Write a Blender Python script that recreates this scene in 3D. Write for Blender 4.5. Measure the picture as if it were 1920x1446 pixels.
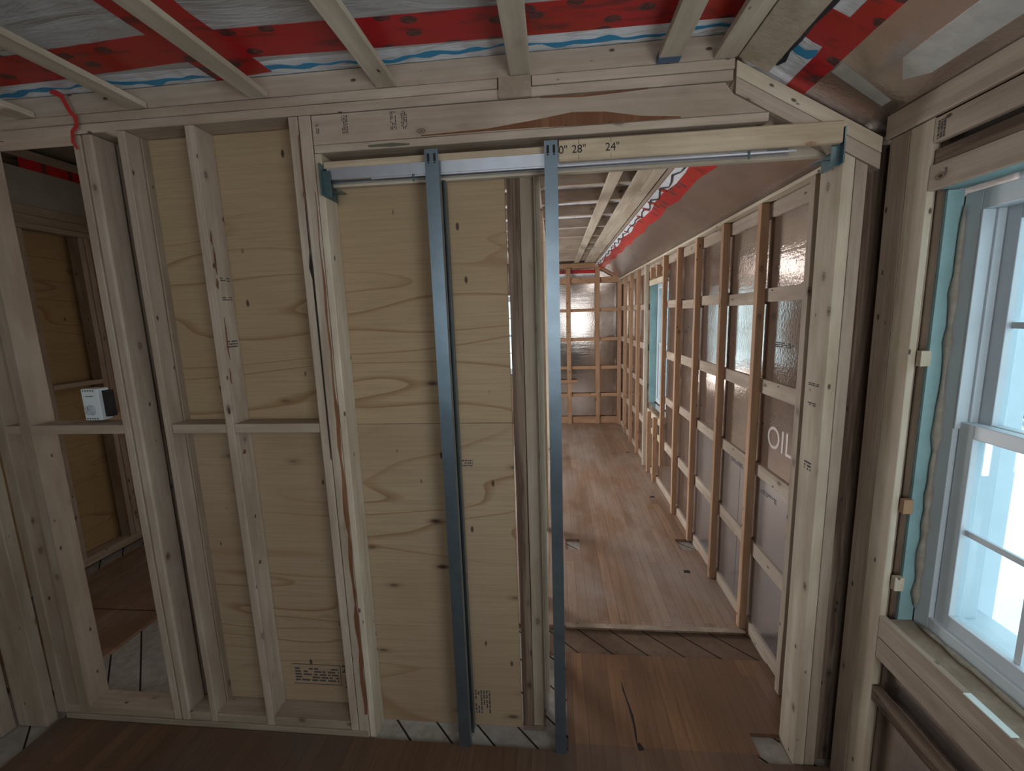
import bpy, bmesh, math, random
from mathutils import Matrix, Vector
random.seed(7)
S = bpy.context.scene
for o in list(bpy.data.objects): bpy.data.objects.remove(o)
COL = S.collection
# ------------------------------------------------------------------ camera
cam = bpy.data.objects.new('camera', bpy.data.cameras.new('camera'))
COL.objects.link(cam)
yw, pt, rl = -0.0991378, -0.1580779, -0.0325935
f = Vector((math.sin(yw)*math.cos(pt), math.cos(yw)*math.cos(pt), math.sin(pt)))
r0 = Vector((math.cos(yw), -math.sin(yw), 0)); u0 = r0.cross(f)
rt = r0*math.cos(rl) + u0*math.sin(rl); up = -r0*math.sin(rl) + u0*math.cos(rl)
M = Matrix((rt, up, -f)).transposed().to_4x4(); M.translation = (0, 0, 1.71)
cam.matrix_world = M
cam.data.sensor_width = 36; cam.data.lens = 817.1/1920*36; cam.data.clip_start = .02
S.camera = cam
# ------------------------------------------------------------------ world, light, exposure
S.view_settings.view_transform = 'Standard'; S.view_settings.look = 'None'
S.view_settings.gamma = 1; S.view_settings.use_curve_mapping = False
S.view_settings.exposure = 0.70
w = bpy.data.worlds.new('sky'); S.world = w; w.use_nodes = True
nt = w.node_tree; bg = nt.nodes['Background']
tc = nt.nodes.new('ShaderNodeTexCoord'); sp = nt.nodes.new('ShaderNodeSeparateXYZ')
rp = nt.nodes.new('ShaderNodeValToRGB')
rp.color_ramp.elements[0].position = .0; rp.color_ramp.elements[0].color = (.93, .97, 1, 1)
rp.color_ramp.elements[1].position = .7; rp.color_ramp.elements[1].color = (.90, .95, 1, 1)
nt.links.new(tc.outputs['Generated'], sp.inputs[0]); nt.links.new(sp.outputs['Z'], rp.inputs[0])
nt.links.new(rp.outputs[0], bg.inputs[0]); bg.inputs[1].default_value = 1.7
S.cycles.max_bounces = 10; S.cycles.diffuse_bounces = 6; S.cycles.glossy_bounces = 5; S.cycles.transparent_max_bounces = 12
S.cycles.sample_clamp_indirect = 6.0

PI = math.pi
def fill_light(loc, aim, size, energy, col):  # unseen fill lights, added to brighten the interior
    l = bpy.data.lights.new('fill_light', 'AREA'); l.shape = 'DISK'; l.size = size; l.energy = energy; l.color = col
    o = bpy.data.objects.new('fill_light', l); o.location = loc; COL.objects.link(o)
    o.rotation_euler = (Vector(aim)-Vector(loc)).to_track_quat('-Z', 'Y').to_euler()
fill_light((.86, -.25, 1.5), (-.9, 1.5, 1.9), 1.1, 10, (.95, .98, 1))
fill_light((-.3, -1.9, 1.9), (-.6, 1.5, 2.1), 1.2, 8, (.97, .98, 1))
fill_light((-2.2, 4.8, 2.7), (.2, 4.6, .6), 1.2, 45, (.97, .98, 1))
fill_light((-1.7, 4.2, .5), (.35, 4.0, 2.5), .9, 38, (.97, .98, 1))

# ------------------------------------------------------------------ materials
class NT:
    def __init__(s, name):
        s.m = bpy.data.materials.new(name); s.m.use_nodes = True; s.t = s.m.node_tree
        s.b = s.t.nodes['Principled BSDF']; s.out = s.t.nodes['Material Output']
    def n(s, k, **kw):
        x = s.t.nodes.new('ShaderNode'+k)
        for a, v in kw.items():
            if a[0] == '_': x.inputs[a[1:]].default_value = v
            else: setattr(x, a, v)
        return x
    def l(s, a, b): s.t.links.new(a, b)
    def math(s, op, a, b=None, c=False):
        x = s.n('Math', operation=op, use_clamp=c)
        for i, v in enumerate((a, b)):
            if v is None: continue
            if isinstance(v, (int, float)): x.inputs[i].default_value = v
            else: s.l(v, x.inputs[i])
        return x.outputs[0]
    def mix(s, fac, a, b, mode='MIX'):
        x = s.n('Mix', data_type='RGBA', blend_type=mode)
        for i, v in ((0, fac), (6, a), (7, b)):
            if isinstance(v, tuple): x.inputs[i].default_value = v if len(v) == 4 else v+(1,)
            elif isinstance(v, (int, float)): x.inputs[i].default_value = v
            else: s.l(v, x.inputs[i])
        return x.outputs[2]
    def ramp(s, v, stops):
        x = s.n('ValToRGB'); e = x.color_ramp.elements
        while len(e) < len(stops): e.new(.5)
        for q, (p, c) in zip(e, stops):
            q.position = p; q.color = (c, c, c, 1) if isinstance(c, (int, float)) else tuple(c)+(1,)
        s.l(v, x.inputs[0]); return x.outputs[0]
    def coords(s, scale=(1, 1, 1), rnd=True, rot=(0, 0, 0)):
        if not hasattr(s, 'obj'):
            s.obj = s.n('TexCoord').outputs['Object']
            oi = s.n('ObjectInfo'); s.rand = oi.outputs['Random']
            s.off = s.math('MULTIPLY', s.rand, 43.0)
        p = s.obj
        if rnd:
            v = s.n('VectorMath', operation='ADD'); s.l(p, v.inputs[0]); s.l(s.off, v.inputs[1]); p = v.outputs[0]
        m = s.n('Mapping'); m.inputs['Scale'].default_value = scale; m.inputs['Rotation'].default_value = rot
        s.l(p, m.inputs[0]); return m.outputs[0]
    def noise(s, vec, scale=1, detail=3, rough=.5, dist=0):
        x = s.n('TexNoise', _Scale=scale, _Detail=detail, _Roughness=rough, _Distortion=dist)
        s.l(vec, x.inputs['Vector']); return x.outputs[0]
    def voro(s, vec, scale=1, feature='F1'):
        x = s.n('TexVoronoi', _Scale=scale, feature=feature); s.l(vec, x.inputs['Vector']); return x
    def bump(s, h, strength=.2, dist=.002):
        x = s.n('Bump', _Strength=strength, _Distance=dist); s.l(h, x.inputs['Height']); s.l(x.outputs[0], s.b.inputs['Normal'])
    def set(s, **kw):
        for k, v in kw.items():
            i = s.b.inputs[k.replace('_', ' ')]
            if isinstance(v, (int, float)): i.default_value = v
            elif isinstance(v, tuple): i.default_value = v+(1,) if len(v) == 3 else v
            else: s.l(v, i)
        return s.m

def mat_wood(name, c1, c2, dark, rough=.75, knots=1.0, grain=.5, stain=None, holes=1.0):
    t = NT(name)
    base = t.mix(t.math('FRACT', t.math('MULTIPLY', t.coords() and t.rand, 7.3)), c1, c2)
    g = t.noise(t.coords((55, 55, 1.6)), 1, 4, .6, .3)
    g2 = t.noise(t.coords((16, 16, .9)), 1, 3, .55, 1.0)
    gl = t.ramp(g, [(.38, 0), (.62, 1)]); g2l = t.ramp(g2, [(.42, 0), (.6, 1)])
    d = tuple(a*.62 for a in c2)
    c = t.mix(t.math('MULTIPLY', gl, .8*grain), base, d)
    bl = t.noise(t.coords((10, 10, 2.6)), 1, 4, .6)
    c = t.mix(t.ramp(bl, [(.42, 0), (.68, .8)]), c, tuple(a*b for a, b in zip(c2, (.62, .57, .52))))
    c = t.mix(t.ramp(bl, [(.25, .35), (.42, 0)]), c, tuple(min(1, a*1.3) for a in c2))
    c = t.mix(t.math('MULTIPLY', g2l, .6*grain), c, tuple(a*b for a, b in zip(c1, (.68, .60, .55))))
    if stain:
        sn = t.noise(t.coords((38, 38, 1.1)), 1, 5, .65, .6)
        c = t.mix(t.ramp(sn, [(.42, 0), (.58, .9)]), c, stain)
    if knots:
        v = t.voro(t.coords((13, 13, 7.5)), 1)
        sep = t.n('SeparateColor'); t.l(v.outputs['Color'], sep.inputs[0])
        msk = t.math('GREATER_THAN', sep.outputs[0], 1-.45*knots)
        kd = t.ramp(v.outputs['Distance'], [(.04, 1), (.08, .35), (.105, .85), (.125, .25), (.2, .08), (.3, 0)])
        c = t.mix(t.math('MULTIPLY', kd, msk), c, dark)
    if holes:
        v = t.voro(t.coords((24, 24, 12)), 1)
        sep = t.n('SeparateColor'); t.l(v.outputs['Color'], sep.inputs[0])
        msk = t.math('GREATER_THAN', sep.outputs[1], .6)
        hd = t.ramp(v.outputs['Distance'], [(.09, 1), (.14, 0)])
        c = t.mix(t.math('MULTIPLY', t.math('MULTIPLY', hd, msk), .85*holes), c, (.03, .02, .015))
    t.bump(t.math('ADD', g, bl), .6, .0025)
    return t.set(Base_Color=c, Roughness=rough, Specular_IOR_Level=.25)

SPRUCE = mat_wood('spruce_lumber', (.42, .34, .27), (.49, .40, .315), (.07, .04, .025))
SPRUCE_W = mat_wood('fresh_spruce_lumber', (.58, .50, .385), (.64, .555, .43), (.13, .07, .04), knots=.6)
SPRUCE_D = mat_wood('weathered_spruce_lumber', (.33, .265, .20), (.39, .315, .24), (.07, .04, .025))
FIR = mat_wood('orange_fir_lumber', (.44, .27, .165), (.50, .31, .19), (.10, .05, .03))
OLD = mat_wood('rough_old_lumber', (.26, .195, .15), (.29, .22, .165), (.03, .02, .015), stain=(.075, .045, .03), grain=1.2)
STRAP = mat_wood('strapping_lumber', (.54, .465, .365), (.61, .53, .42), (.16, .10, .06), knots=.5)
BARK = mat_wood('bark_edge', (.20, .09, .045), (.24, .11, .055), (.03, .015, .01), grain=1.2)
MARKED = mat_wood('header_lumber', (.50, .40, .28), (.56, .45, .32), (.25, .10, .05), knots=.9, holes=.2)

def mat_ply(name, ax='X', col=(.38, .275, .165)):
    t = NT(name)
    k = {'X': 0, 'Y': 1, 'Z': 2}[ax]
    def sc(along, across):
        v = [across]*3; v[k] = along; return tuple(v)
    n1 = t.noise(t.coords(sc(.38, 2.6)), 1, 2, .5, .3)
    lines = t.math('FRACT', t.math('MULTIPLY', n1, 11.0))
    edge = t.ramp(lines, [(.0, .0), (.84, .0), (.975, 1), (1.0, 0)])
    where = t.ramp(t.noise(t.coords(sc(.4, 1.6), rot=(.3, .1, .2)), 1, 1), [(.44, 0), (.56, 1)])
    fine = t.noise(t.coords(sc(3, 130)), 1, 3, .6)
    c = t.mix(t.ramp(fine, [(.4, 0), (.65, .5)]), col, tuple(a*.7 for a in col))
    blot = t.noise(t.coords(sc(1.4, 2.6)), 1, 3, .6)
    c = t.mix(t.ramp(blot, [(.42, 0), (.7, .5)]), c, tuple(a*b for a, b in zip(col, (.78, .72, .68))))
    c = t.mix(t.math('MULTIPLY', t.math('MULTIPLY', edge, where), .85), c, (.22, .12, .055))
    v = t.voro(t.coords(sc(3.6, 10)), 1); sep = t.n('SeparateColor'); t.l(v.outputs['Color'], sep.inputs[0])
    kd = t.ramp(v.outputs['Distance'], [(.035, 1), (.075, .7), (.11, .25), (.2, 0)])
    c = t.mix(t.math('MULTIPLY', kd, t.math('GREATER_THAN', sep.outputs[0], .62)), c, (.06, .03, .02))
    v = t.voro(t.coords((11, 11, 5.0)), 1); sep = t.n('SeparateColor'); t.l(v.outputs['Color'], sep.inputs[0])
    hd = t.ramp(v.outputs['Distance'], [(.05, 1), (.085, 0)])
    c = t.mix(t.math('MULTIPLY', hd, t.math('GREATER_THAN', sep.outputs[1], .5)), c, (.07, .045, .03))
    return t.set(Base_Color=c, Roughness=.7, Specular_IOR_Level=.25)
PLY = mat_ply('plywood_sheet'); PLYY = mat_ply('plywood_lining', 'Y', (.36, .24, .115))
PLY2 = mat_ply('grey_plywood_sheet', 'X', (.37, .27, .172))

def mat_plain(name, col, rough=.5, metal=0, noise=0, spec=.5, bump=0, nscale=8):
    t = NT(name); c = col
    if noise:
        n = t.noise(t.coords((1, 1, 1)), nscale, 4, .6)
        c = t.mix(t.ramp(n, [(.35, 0), (.7, noise)]), col, tuple(a*.45 for a in col))
        if bump: t.bump(n, bump, .004)
    return t.set(Base_Color=c, Roughness=rough, Metallic=metal, Specular_IOR_Level=spec)
STEEL = mat_plain('galvanised_steel', (.21, .265, .31), .34, .88, .35, nscale=14)
TRACKM = mat_plain('aluminium_track', (.62, .65, .72), .38, .9, .2, nscale=20)
BLACK = mat_plain('black_marking_ink', (.012, .012, .014), .8)
INK = mat_plain('faded_stamp_ink', (.06, .055, .055), .85)
FINK = mat_plain('foil_print', (.16, .14, .13), .6)
FINKL = mat_plain('foil_outline_print', (.36, .31, .29), .35, .8)
DARK = mat_plain('dark_gap', (.015, .012, .01), .9)
BRACKET = mat_plain('zinc_bracket', (.16, .24, .26), .3, .8, .5, nscale=25)
VINYL = mat_plain('window_vinyl', (.56, .62, .66), .35, 0, .12)
TEAL = mat_plain('teal_membrane', (.27, .44, .45), .6, 0, .45, bump=.3, nscale=9)
FOAM = mat_plain('spray_foam', (.36, .33, .27), .9, 0, .6, bump=.8, nscale=30)
TRIMW = mat_plain('exterior_trim_paint', (.6, .66, .7), .6, 0, .15)
SHIM = mat_plain('white_shim', (.72, .8, .76), .5)
SNOW = mat_plain('snow', (.85, .9, .93), .8, 0, .12, nscale=2)
SIDING = mat_plain('exterior_siding', (.5, .55, .58), .7)
PLASTIC = mat_plain('thermostat_plastic', (.62, .67, .70), .4)
SEAL = mat_plain('black_acoustic_sealant', (.02, .025, .035), .3)
BLUEINK = mat_plain('blue_paint_line', (.03, .27, .50), .5)
NEEDLE = mat_plain('snowy_needles', (.05, .13, .12), .8, 0, .3)
BARKT = mat_plain('tree_bark', (.10, .08, .07), .9)
THREAD = mat_plain('red_plastic_strand', (.42, .03, .025), .4)
MEMBR = mat_plain('grey_board', (.30, .27, .225), .8, 0, .35, nscale=5)

def mat_poly(name, col, band=True):
    t = NT(name)
    n = t.noise(t.coords((1.2, 5, 1), rnd=False), 3, 4, .6, .8)
    n2 = t.noise(t.coords((9, 1.3, 1), rnd=False), 1, 2, .5, .3)
    c = t.mix(t.ramp(n, [(.4, 0), (.7, .4)]), col, tuple(a*.6 for a in col))
    c = t.mix(t.ramp(n2, [(.5, 0), (.62, .35)]), c, (.30, .27, .25))
    t.bump(n, .6, .02)
    return t.set(Base_Color=c, Roughness=.32, Specular_IOR_Level=.6)
POLY = mat_poly('poly_sheet', (.50, .50, .50))
POLYW = mat_poly('white_poly_sheet', (.78, .80, .84))

def mat_foil(name, col=(.62, .56, .52), rough=.13, dent=.5, blot=.35):
    t = NT(name)
    fine = t.noise(t.coords((1, 1, 1), rnd=False), 85, 2, .5)
    big = t.noise(t.coords((1, 1, 1), rnd=False), 2.3, 2, .5)
    wr = t.noise(t.coords((2, 2, 30), rnd=False), 1, 3, .6)
    m = t.ramp(big, [(.35, .25), (.6, 1)])
    h = t.math('ADD', t.math('MULTIPLY', fine, m), t.math('MULTIPLY', wr, .8))
    t.bump(h, dent, .002)
    c = t.mix(t.ramp(t.noise(t.coords((1, 1, 1), rnd=False), 5, 4, .65), [(.4, 0), (.7, blot)]), col, tuple(a*.5 for a in col))
    rr = t.math('ADD', t.math('MULTIPLY', big, .12), rough-.05)
    return t.set(Base_Color=c, Roughness=rr, Metallic=.93)
FOIL = mat_foil('foil_facing', rough=.1, dent=.35)
FOILL = mat_foil('silver_board_facing', (.66, .66, .68), .2, .4, .15)
FOILS = mat_foil('dull_foil_facing', (.60, .53, .49), .24, .4, .3)

def mat_tape():
    t = NT('red_sheathing_tape')
    c = t.mix(t.ramp(t.noise(t.coords((1, 1, 1), rnd=False), 4, 3), [(.4, 0), (.65, 1)]), (.48, .012, .018), (.42, .022, .008))
    sm = t.noise(t.coords((6, 26, 20), rnd=False), 1, 3, .6)
    c = t.mix(t.ramp(sm, [(.56, 0), (.68, .7)]), c, (.09, .015, .02))
    m = t.coords((9.5, 15, 15), rnd=False); v = t.n('TexVoronoi', _Scale=1, voronoi_dimensions='2D', _Randomness=.75); t.l(m, v.inputs['Vector']); sep = t.n('SeparateColor'); t.l(v.outputs['Color'], sep.inputs[0])
    wob = t.math('ADD', v.outputs['Distance'], t.math('MULTIPLY', t.noise(t.coords((1, 1, 1), rnd=False), 60, 2), .12))
    k = t.math('MULTIPLY', t.ramp(wob, [(.27, 1), (.31, 0)]), t.math('GREATER_THAN', sep.outputs[0], .42))
    inner = t.ramp(t.noise(t.coords((60, 160, 100), rnd=False), 1, 2), [(.42, (.03, .02, .02)), (.6, (.16, .05, .05))])
    c = t.mix(t.math('MULTIPLY', k, .92), c, inner)
    t.bump(sm, .3, .004)
    return t.set(Base_Color=c, Roughness=.33, Specular_IOR_Level=.5)
TAPE = mat_tape()

def mat_floor(name, a, b, worn, wear=.6, gap=.0009):
    t = NT(name)
    mp = t.coords((1, 1, 1), rnd=False, rot=(0, 0, PI/2))
    br = t.n('TexBrick', offset=.37, squash=1.0)
    br.inputs['Scale'].default_value = 1; br.inputs['Brick Width'].default_value = .95; br.inputs['Row Height'].default_value = .057
    br.inputs['Mortar Size'].default_value = gap; br.inputs['Mortar Smooth'].default_value = .1
    br.inputs['Color1'].default_value = (0, 0, 0, 1); br.inputs['Color2'].default_value = (1, 1, 1, 1)
    t.l(mp, br.inputs['Vector'])
    sep = t.n('SeparateColor'); t.l(br.outputs['Color'], sep.inputs[0])
    c = t.mix(sep.outputs[0], a, b)
    g = t.noise(t.coords((70, 3, 1), rnd=False), 1, 4, .6, .5)
    c = t.mix(t.ramp(g, [(.4, 0), (.68, .5)]), c, tuple(x*.5 for x in a))
    wd2 = t.noise(t.coords((9, 1.3, 1), rnd=False), 1, 3, .6)
    c = t.mix(t.ramp(wd2, [(.45, 0), (.62, .55)]), c, tuple(x*.62 for x in b))
    wn = t.noise(t.coords((2.2, 1.1, 1), rnd=False), 1, 4, .6, .4)
    c = t.mix(t.ramp(wn, [(.42, 0), (.66, wear)]), c, worn)
    sp_ = t.noise(t.coords((14, 9, 1), rnd=False), 1, 4, .65)
    c = t.mix(t.ramp(sp_, [(.6, 0), (.75, .45)]), c, (.07, .04, .03))
    c = t.mix(t.math('MULTIPLY', br.outputs['Fac'], .75), c, (.05, .03, .018))
    t.bump(t.math('SUBTRACT', 1.0, br.outputs['Fac']), .35, .002)
    return t.set(Base_Color=c, Roughness=.42, Specular_IOR_Level=.4)
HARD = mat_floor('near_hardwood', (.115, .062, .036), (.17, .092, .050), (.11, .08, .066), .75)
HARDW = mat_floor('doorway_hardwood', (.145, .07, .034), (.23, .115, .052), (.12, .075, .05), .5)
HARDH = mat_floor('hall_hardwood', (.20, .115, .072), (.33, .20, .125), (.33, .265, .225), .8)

def mat_sub(name='diagonal_subfloor', k_=(1, 1, 1)):
    t = NT(name)
    mp = t.coords((1, 1, 1), rnd=False, rot=(0, 0, math.radians(45)))
    br = t.n('TexBrick', offset=.4)
    for k, v in (('Scale', 1), ('Brick Width', 5.0), ('Row Height', .125), ('Mortar Size', .004), ('Mortar Smooth', .1)): br.inputs[k].default_value = v
    br.inputs['Color1'].default_value = (.30, .275, .245, 1); br.inputs['Color2'].default_value = (.38, .35, .315, 1)
    t.l(mp, br.inputs['Vector'])
    g = t.noise(mp, 30, 4, .6)
    c = t.mix(t.ramp(g, [(.4, 0), (.7, .5)]), br.outputs['Color'], (.19, .155, .13))
    c = t.mix(1.0, c, k_, 'MULTIPLY')
    c = t.mix(br.outputs['Fac'], c, (.02, .014, .01))
    return t.set(Base_Color=c, Roughness=.8, Specular_IOR_Level=.2)
SUB = mat_sub(); SUBD = mat_sub('dirty_subfloor', (.5, .36, .27))

def mat_glass():
    t = NT('window_glass')
    tr = t.n('BsdfTransparent'); tr.inputs[0].default_value = (.76, .88, .91, 1)
    gl = t.n('BsdfGlossy'); gl.inputs['Roughness'].default_value = .02
    lw = t.n('LayerWeight', _Blend=.5); mx = t.n('MixShader')
    t.l(t.math('ADD', t.math('MULTIPLY', t.math('POWER', lw.outputs['Facing'], 5.0), .8), .03), mx.inputs[0]); t.l(tr.outputs[0], mx.inputs[1]); t.l(gl.outputs[0], mx.inputs[2])
    t.l(mx.outputs[0], t.out.inputs[0]); return t.m
GLASS = mat_glass()

# ------------------------------------------------------------------ helpers
def link(name, me, mat, parent=None, mw=None):
    if isinstance(mat, (list, tuple)):
        for q in mat: me.materials.append(q)
    elif mat: me.materials.append(mat)
    o = bpy.data.objects.new(name, me); COL.objects.link(o)
    if mw is not None: o.matrix_world = mw
    if parent: o.parent = parent; o.matrix_parent_inverse = parent.matrix_basis.inverted()
    return o
def tag(o, label, cat, group=None, kind=None):
    if label: o['label'] = label
    if cat: o['category'] = cat
    if group: o['group'] = group
    if kind: o['kind'] = kind
    return o
def st(o): o['kind'] = 'structure'; return o
def empty(name, loc=(0, 0, 0)):
    o = bpy.data.objects.new(name, None); COL.objects.link(o); o.location = loc; o.empty_display_size = .05
    return o
ROT = {'Z': Matrix.Identity(4), 'X': Matrix.Rotation(PI/2, 4, 'Y'), 'Y': Matrix.Rotation(-PI/2, 4, 'X')}
def lum_mesh(a, b, L, jit=.0006, ch=.0018, bow=.0012):
    n = max(1, min(14, int(L/.18)))
    ha, hb = a/2, b/2; ch = min(ch, ha*.35, hb*.35)
    ring = [(ha-ch, -hb), (ha, -hb+ch), (ha, hb-ch), (ha-ch, hb), (-ha+ch, hb), (-ha, hb-ch), (-ha, -hb+ch), (-ha+ch, -hb)]
    ph = random.random()*6; ph2 = random.random()*6
    vs = []; fs = []
    for i in range(n+1):
        t = i/n; z = -L/2+L*t; e = math.sin(PI*t)
        dx = bow*e*math.sin(ph); dy = bow*e*math.sin(ph2)
        for x, y in ring: vs.append((x+dx*.6+random.uniform(-jit, jit), y+dy*.6+random.uniform(-jit, jit), z))
    for i in range(n):
        for k in range(8):
            q = (k+1) % 8; fs.append((i*8+k, i*8+q, (i+1)*8+q, (i+1)*8+k))
    fs.append(tuple(range(7, -1, -1))); fs.append(tuple(n*8+k for k in range(8)))
    me = bpy.data.meshes.new('lumber'); me.from_pydata(vs, [], fs); me.update(); return me
def wood(name, x, y, z, mat=None, label=None, cat='board', group=None, parent=None, ax=None, **kw):
    d = (x[1]-x[0], y[1]-y[0], z[1]-z[0])
    if ax is None: ax = 'XYZ'[d.index(max(d))]
    if ax == 'Z': a, b, L = d
    elif ax == 'X': a, b, L = d[2], d[1], d[0]
    else: a, b, L = d[0], d[2], d[1]
    mw = Matrix.Translation(((x[0]+x[1])/2, (y[0]+y[1])/2, (z[0]+z[1])/2)) @ ROT[ax]
    o = link(name, lum_mesh(a, b, L, **kw), mat or SPRUCE, parent, mw)
    if label: tag(o, label, cat, group)
    return o
def boxes_mesh(bs, bev=0):
    bm = bmesh.new()
    for x, y, z in bs:
        v = [bm.verts.new((x[i], y[j], z[k])) for i in (0, 1) for j in (0, 1) for k in (0, 1)]
        for q in ((0, 1, 3, 2), (4, 6, 7, 5), (0, 4, 5, 1), (2, 3, 7, 6), (0, 2, 6, 4), (1, 5, 7, 3)): bm.faces.new([v[i] for i in q])
    bmesh.ops.recalc_face_normals(bm, faces=bm.faces)
    if bev: bmesh.ops.bevel(bm, geom=bm.edges[:], offset=bev, segments=2, affect='EDGES', profile=.6)
    me = bpy.data.meshes.new('box'); bm.to_mesh(me); bm.free(); return me
def box(name, x, y, z, mat, parent=None, bev=0, label=None, cat=None, group=None):
    c = Vector(((x[0]+x[1])/2, (y[0]+y[1])/2, (z[0]+z[1])/2))
    me = boxes_mesh([((x[0]-c.x, x[1]-c.x), (y[0]-c.y, y[1]-c.y), (z[0]-c.z, z[1]-c.z))], bev)
    o = link(name, me, mat, parent, Matrix.Translation(c))
    if label: tag(o, label, cat, group)
    return o
def boxes(name, bs, mat, parent=None, bev=0):
    return link(name, boxes_mesh(bs, bev), mat, parent)
def prism(name, poly, y0, y1, mat, parent=None, origin=None, ang=0, bev=.0015):
    """polygon in XZ extruded along Y; local z follows angle ang so the grain does too"""
    ox, oz = origin or poly[0]
    mw = Matrix.Translation((ox, (y0+y1)/2, oz)) @ Matrix.Rotation(ang, 4, 'Y')
    inv = mw.inverted(); bm = bmesh.new()
    fr = [bm.verts.new(inv @ Vector((x, y0, z))) for x, z in poly]; bk = [bm.verts.new(inv @ Vector((x, y1, z))) for x, z in poly]
    bm.faces.new(fr); bm.faces.new(bk[::-1]); n = len(poly)
    for i in range(n): bm.faces.new((fr[i], bk[i], bk[(i+1) % n], fr[(i+1) % n]))
    bmesh.ops.recalc_face_normals(bm, faces=bm.faces)
    if bev: bmesh.ops.bevel(bm, geom=bm.edges[:], offset=bev, segments=1, affect='EDGES')
    me = bpy.data.meshes.new('prism'); bm.to_mesh(me); bm.free()
    return link(name, me, mat, parent, mw)
def ribbon(name, pts, wid, n, thick, mat, parent=None):
    """strip along pts; widths per point; n = surface normal"""
    n = Vector(n).normalized(); bm = bmesh.new(); L = []
    for i, p in enumerate(pts):
        p = Vector(p); a = Vector(pts[max(i-1, 0)]); b = Vector(pts[min(i+1, len(pts)-1)])
        s = (b-a).cross(n).normalized(); wv = wid[i] if isinstance(wid, (list, tuple)) else wid
        L.append([bm.verts.new(p+s*wv/2), bm.verts.new(p-s*wv/2), bm.verts.new(p-s*wv/2+n*thick), bm.verts.new(p+s*wv/2+n*thick)])
    for i in range(len(L)-1):
        for k in range(4): bm.faces.new((L[i][k], L[i][(k+1) % 4], L[i+1][(k+1) % 4], L[i+1][k]))
    bm.faces.new(L[0]); bm.faces.new(L[-1][::-1]); bmesh.ops.recalc_face_normals(bm, faces=bm.faces)
    me = bpy.data.meshes.new('ribbon'); bm.to_mesh(me); bm.free(); return link(name, me, mat, parent)
def text(name, s, loc, size, rot, mat, parent, ext=.0004):
    c = bpy.data.curves.new('lettering', 'FONT'); c.body = s; c.size = size; c.extrude = ext; c.align_x = 'CENTER'; c.align_y = 'CENTER'
    c.materials.append(mat); o = bpy.data.objects.new(name, c); COL.objects.link(o)
    me = bpy.data.meshes.new_from_object(o); bpy.data.objects.remove(o)
    return link(name, me, None, parent, Matrix.Translation(loc) @ rot.to_4x4())
FACE = Matrix.Rotation(PI/2, 3, 'X')            # text facing -Y
FACEX = Matrix(((0, 0, -1), (-1, 0, 0), (0, 1, 0)))   # text facing -X, reads along -Y
FACER = Matrix(((0, 0, 1), (1, 0, 0), (0, 1, 0)))     # text facing +X
def stamp(parent, org, u, v, nrm, w_, h_, rows=5, seed=1, name='grade_stamp'):
    """illegible rows of printed dashes"""
    rnd = random.Random(seed); u = Vector(u); v = Vector(v); n = Vector(nrm); org = Vector(org); bm = bmesh.new()
    for r in range(rows):
        x = 0; y0 = h_*(r+.2)/rows; y1 = h_*(r+.75)/rows
        while x < w_:
            d = rnd.uniform(.05, .2)*w_; g = rnd.uniform(.02, .07)*w_
            if rnd.random() < .85:
                x2 = min(x+d, w_)
                q = [org+u*x+v*y0, org+u*x2+v*y0, org+u*x2+v*y1, org+u*x+v*y1]
                a = [bm.verts.new(p) for p in q]; b = [bm.verts.new(p+n*.0004) for p in q]
                bm.faces.new(b); 
                for i in range(4): bm.faces.new((a[i], a[(i+1) % 4], b[(i+1) % 4], b[i]))
            x += d+g
    me = bpy.data.meshes.new('stamp'); bm.to_mesh(me); bm.free(); return link(name, me, INK, parent)
ORD = 'first second third fourth fifth sixth seventh eighth ninth tenth eleventh twelfth'.split()

YP = 1.5; YB = 1.589          # partition front and back planes
SL = -.57; SA = math.atan(.57)   # slope of the roof side
# ================================================================== STRUCTURE
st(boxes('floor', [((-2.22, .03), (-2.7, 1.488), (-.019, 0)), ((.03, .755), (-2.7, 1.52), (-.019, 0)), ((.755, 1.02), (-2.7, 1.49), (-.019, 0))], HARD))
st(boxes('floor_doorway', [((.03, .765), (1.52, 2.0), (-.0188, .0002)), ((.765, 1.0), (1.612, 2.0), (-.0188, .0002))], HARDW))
hf = [((-3.3, .061), (2.2, 6.8), (-.019, 0)), ((.061, .165), (2.2, 3.0), (-.019, 0)), ((.061, .165), (3.155, 6.8), (-.019, 0)),
      ((.165, .885), (2.2, 6.8), (-.019, 0)), ((.885, 1.03), (2.2, 3.02), (-.019, 0)), ((.885, 1.03), (3.18, 6.8), (-.019, 0))]
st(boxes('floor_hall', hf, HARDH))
st(boxes('floor_side_room', [((-3.6, -2.40), (1.62, 2.19), (-.0188, .0002))], HARDH))
st(boxes('floor_subfloor', [((-4, 1.3), (-2.7, 7.0), (-.06, -.02))], SUB))
st(boxes('floor_threshold', [((-.05, 1.005), (2.0, 2.2), (-.0205, -.0188))], SUBD))
wear = ribbon('floor_worn_edge', [(.04, 2.205, .0008), (.5, 2.203, .0012), (.99, 2.206, .0008)], .035, (0, 0, 1), .0006, SPRUCE_D)
st(wear)
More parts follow.
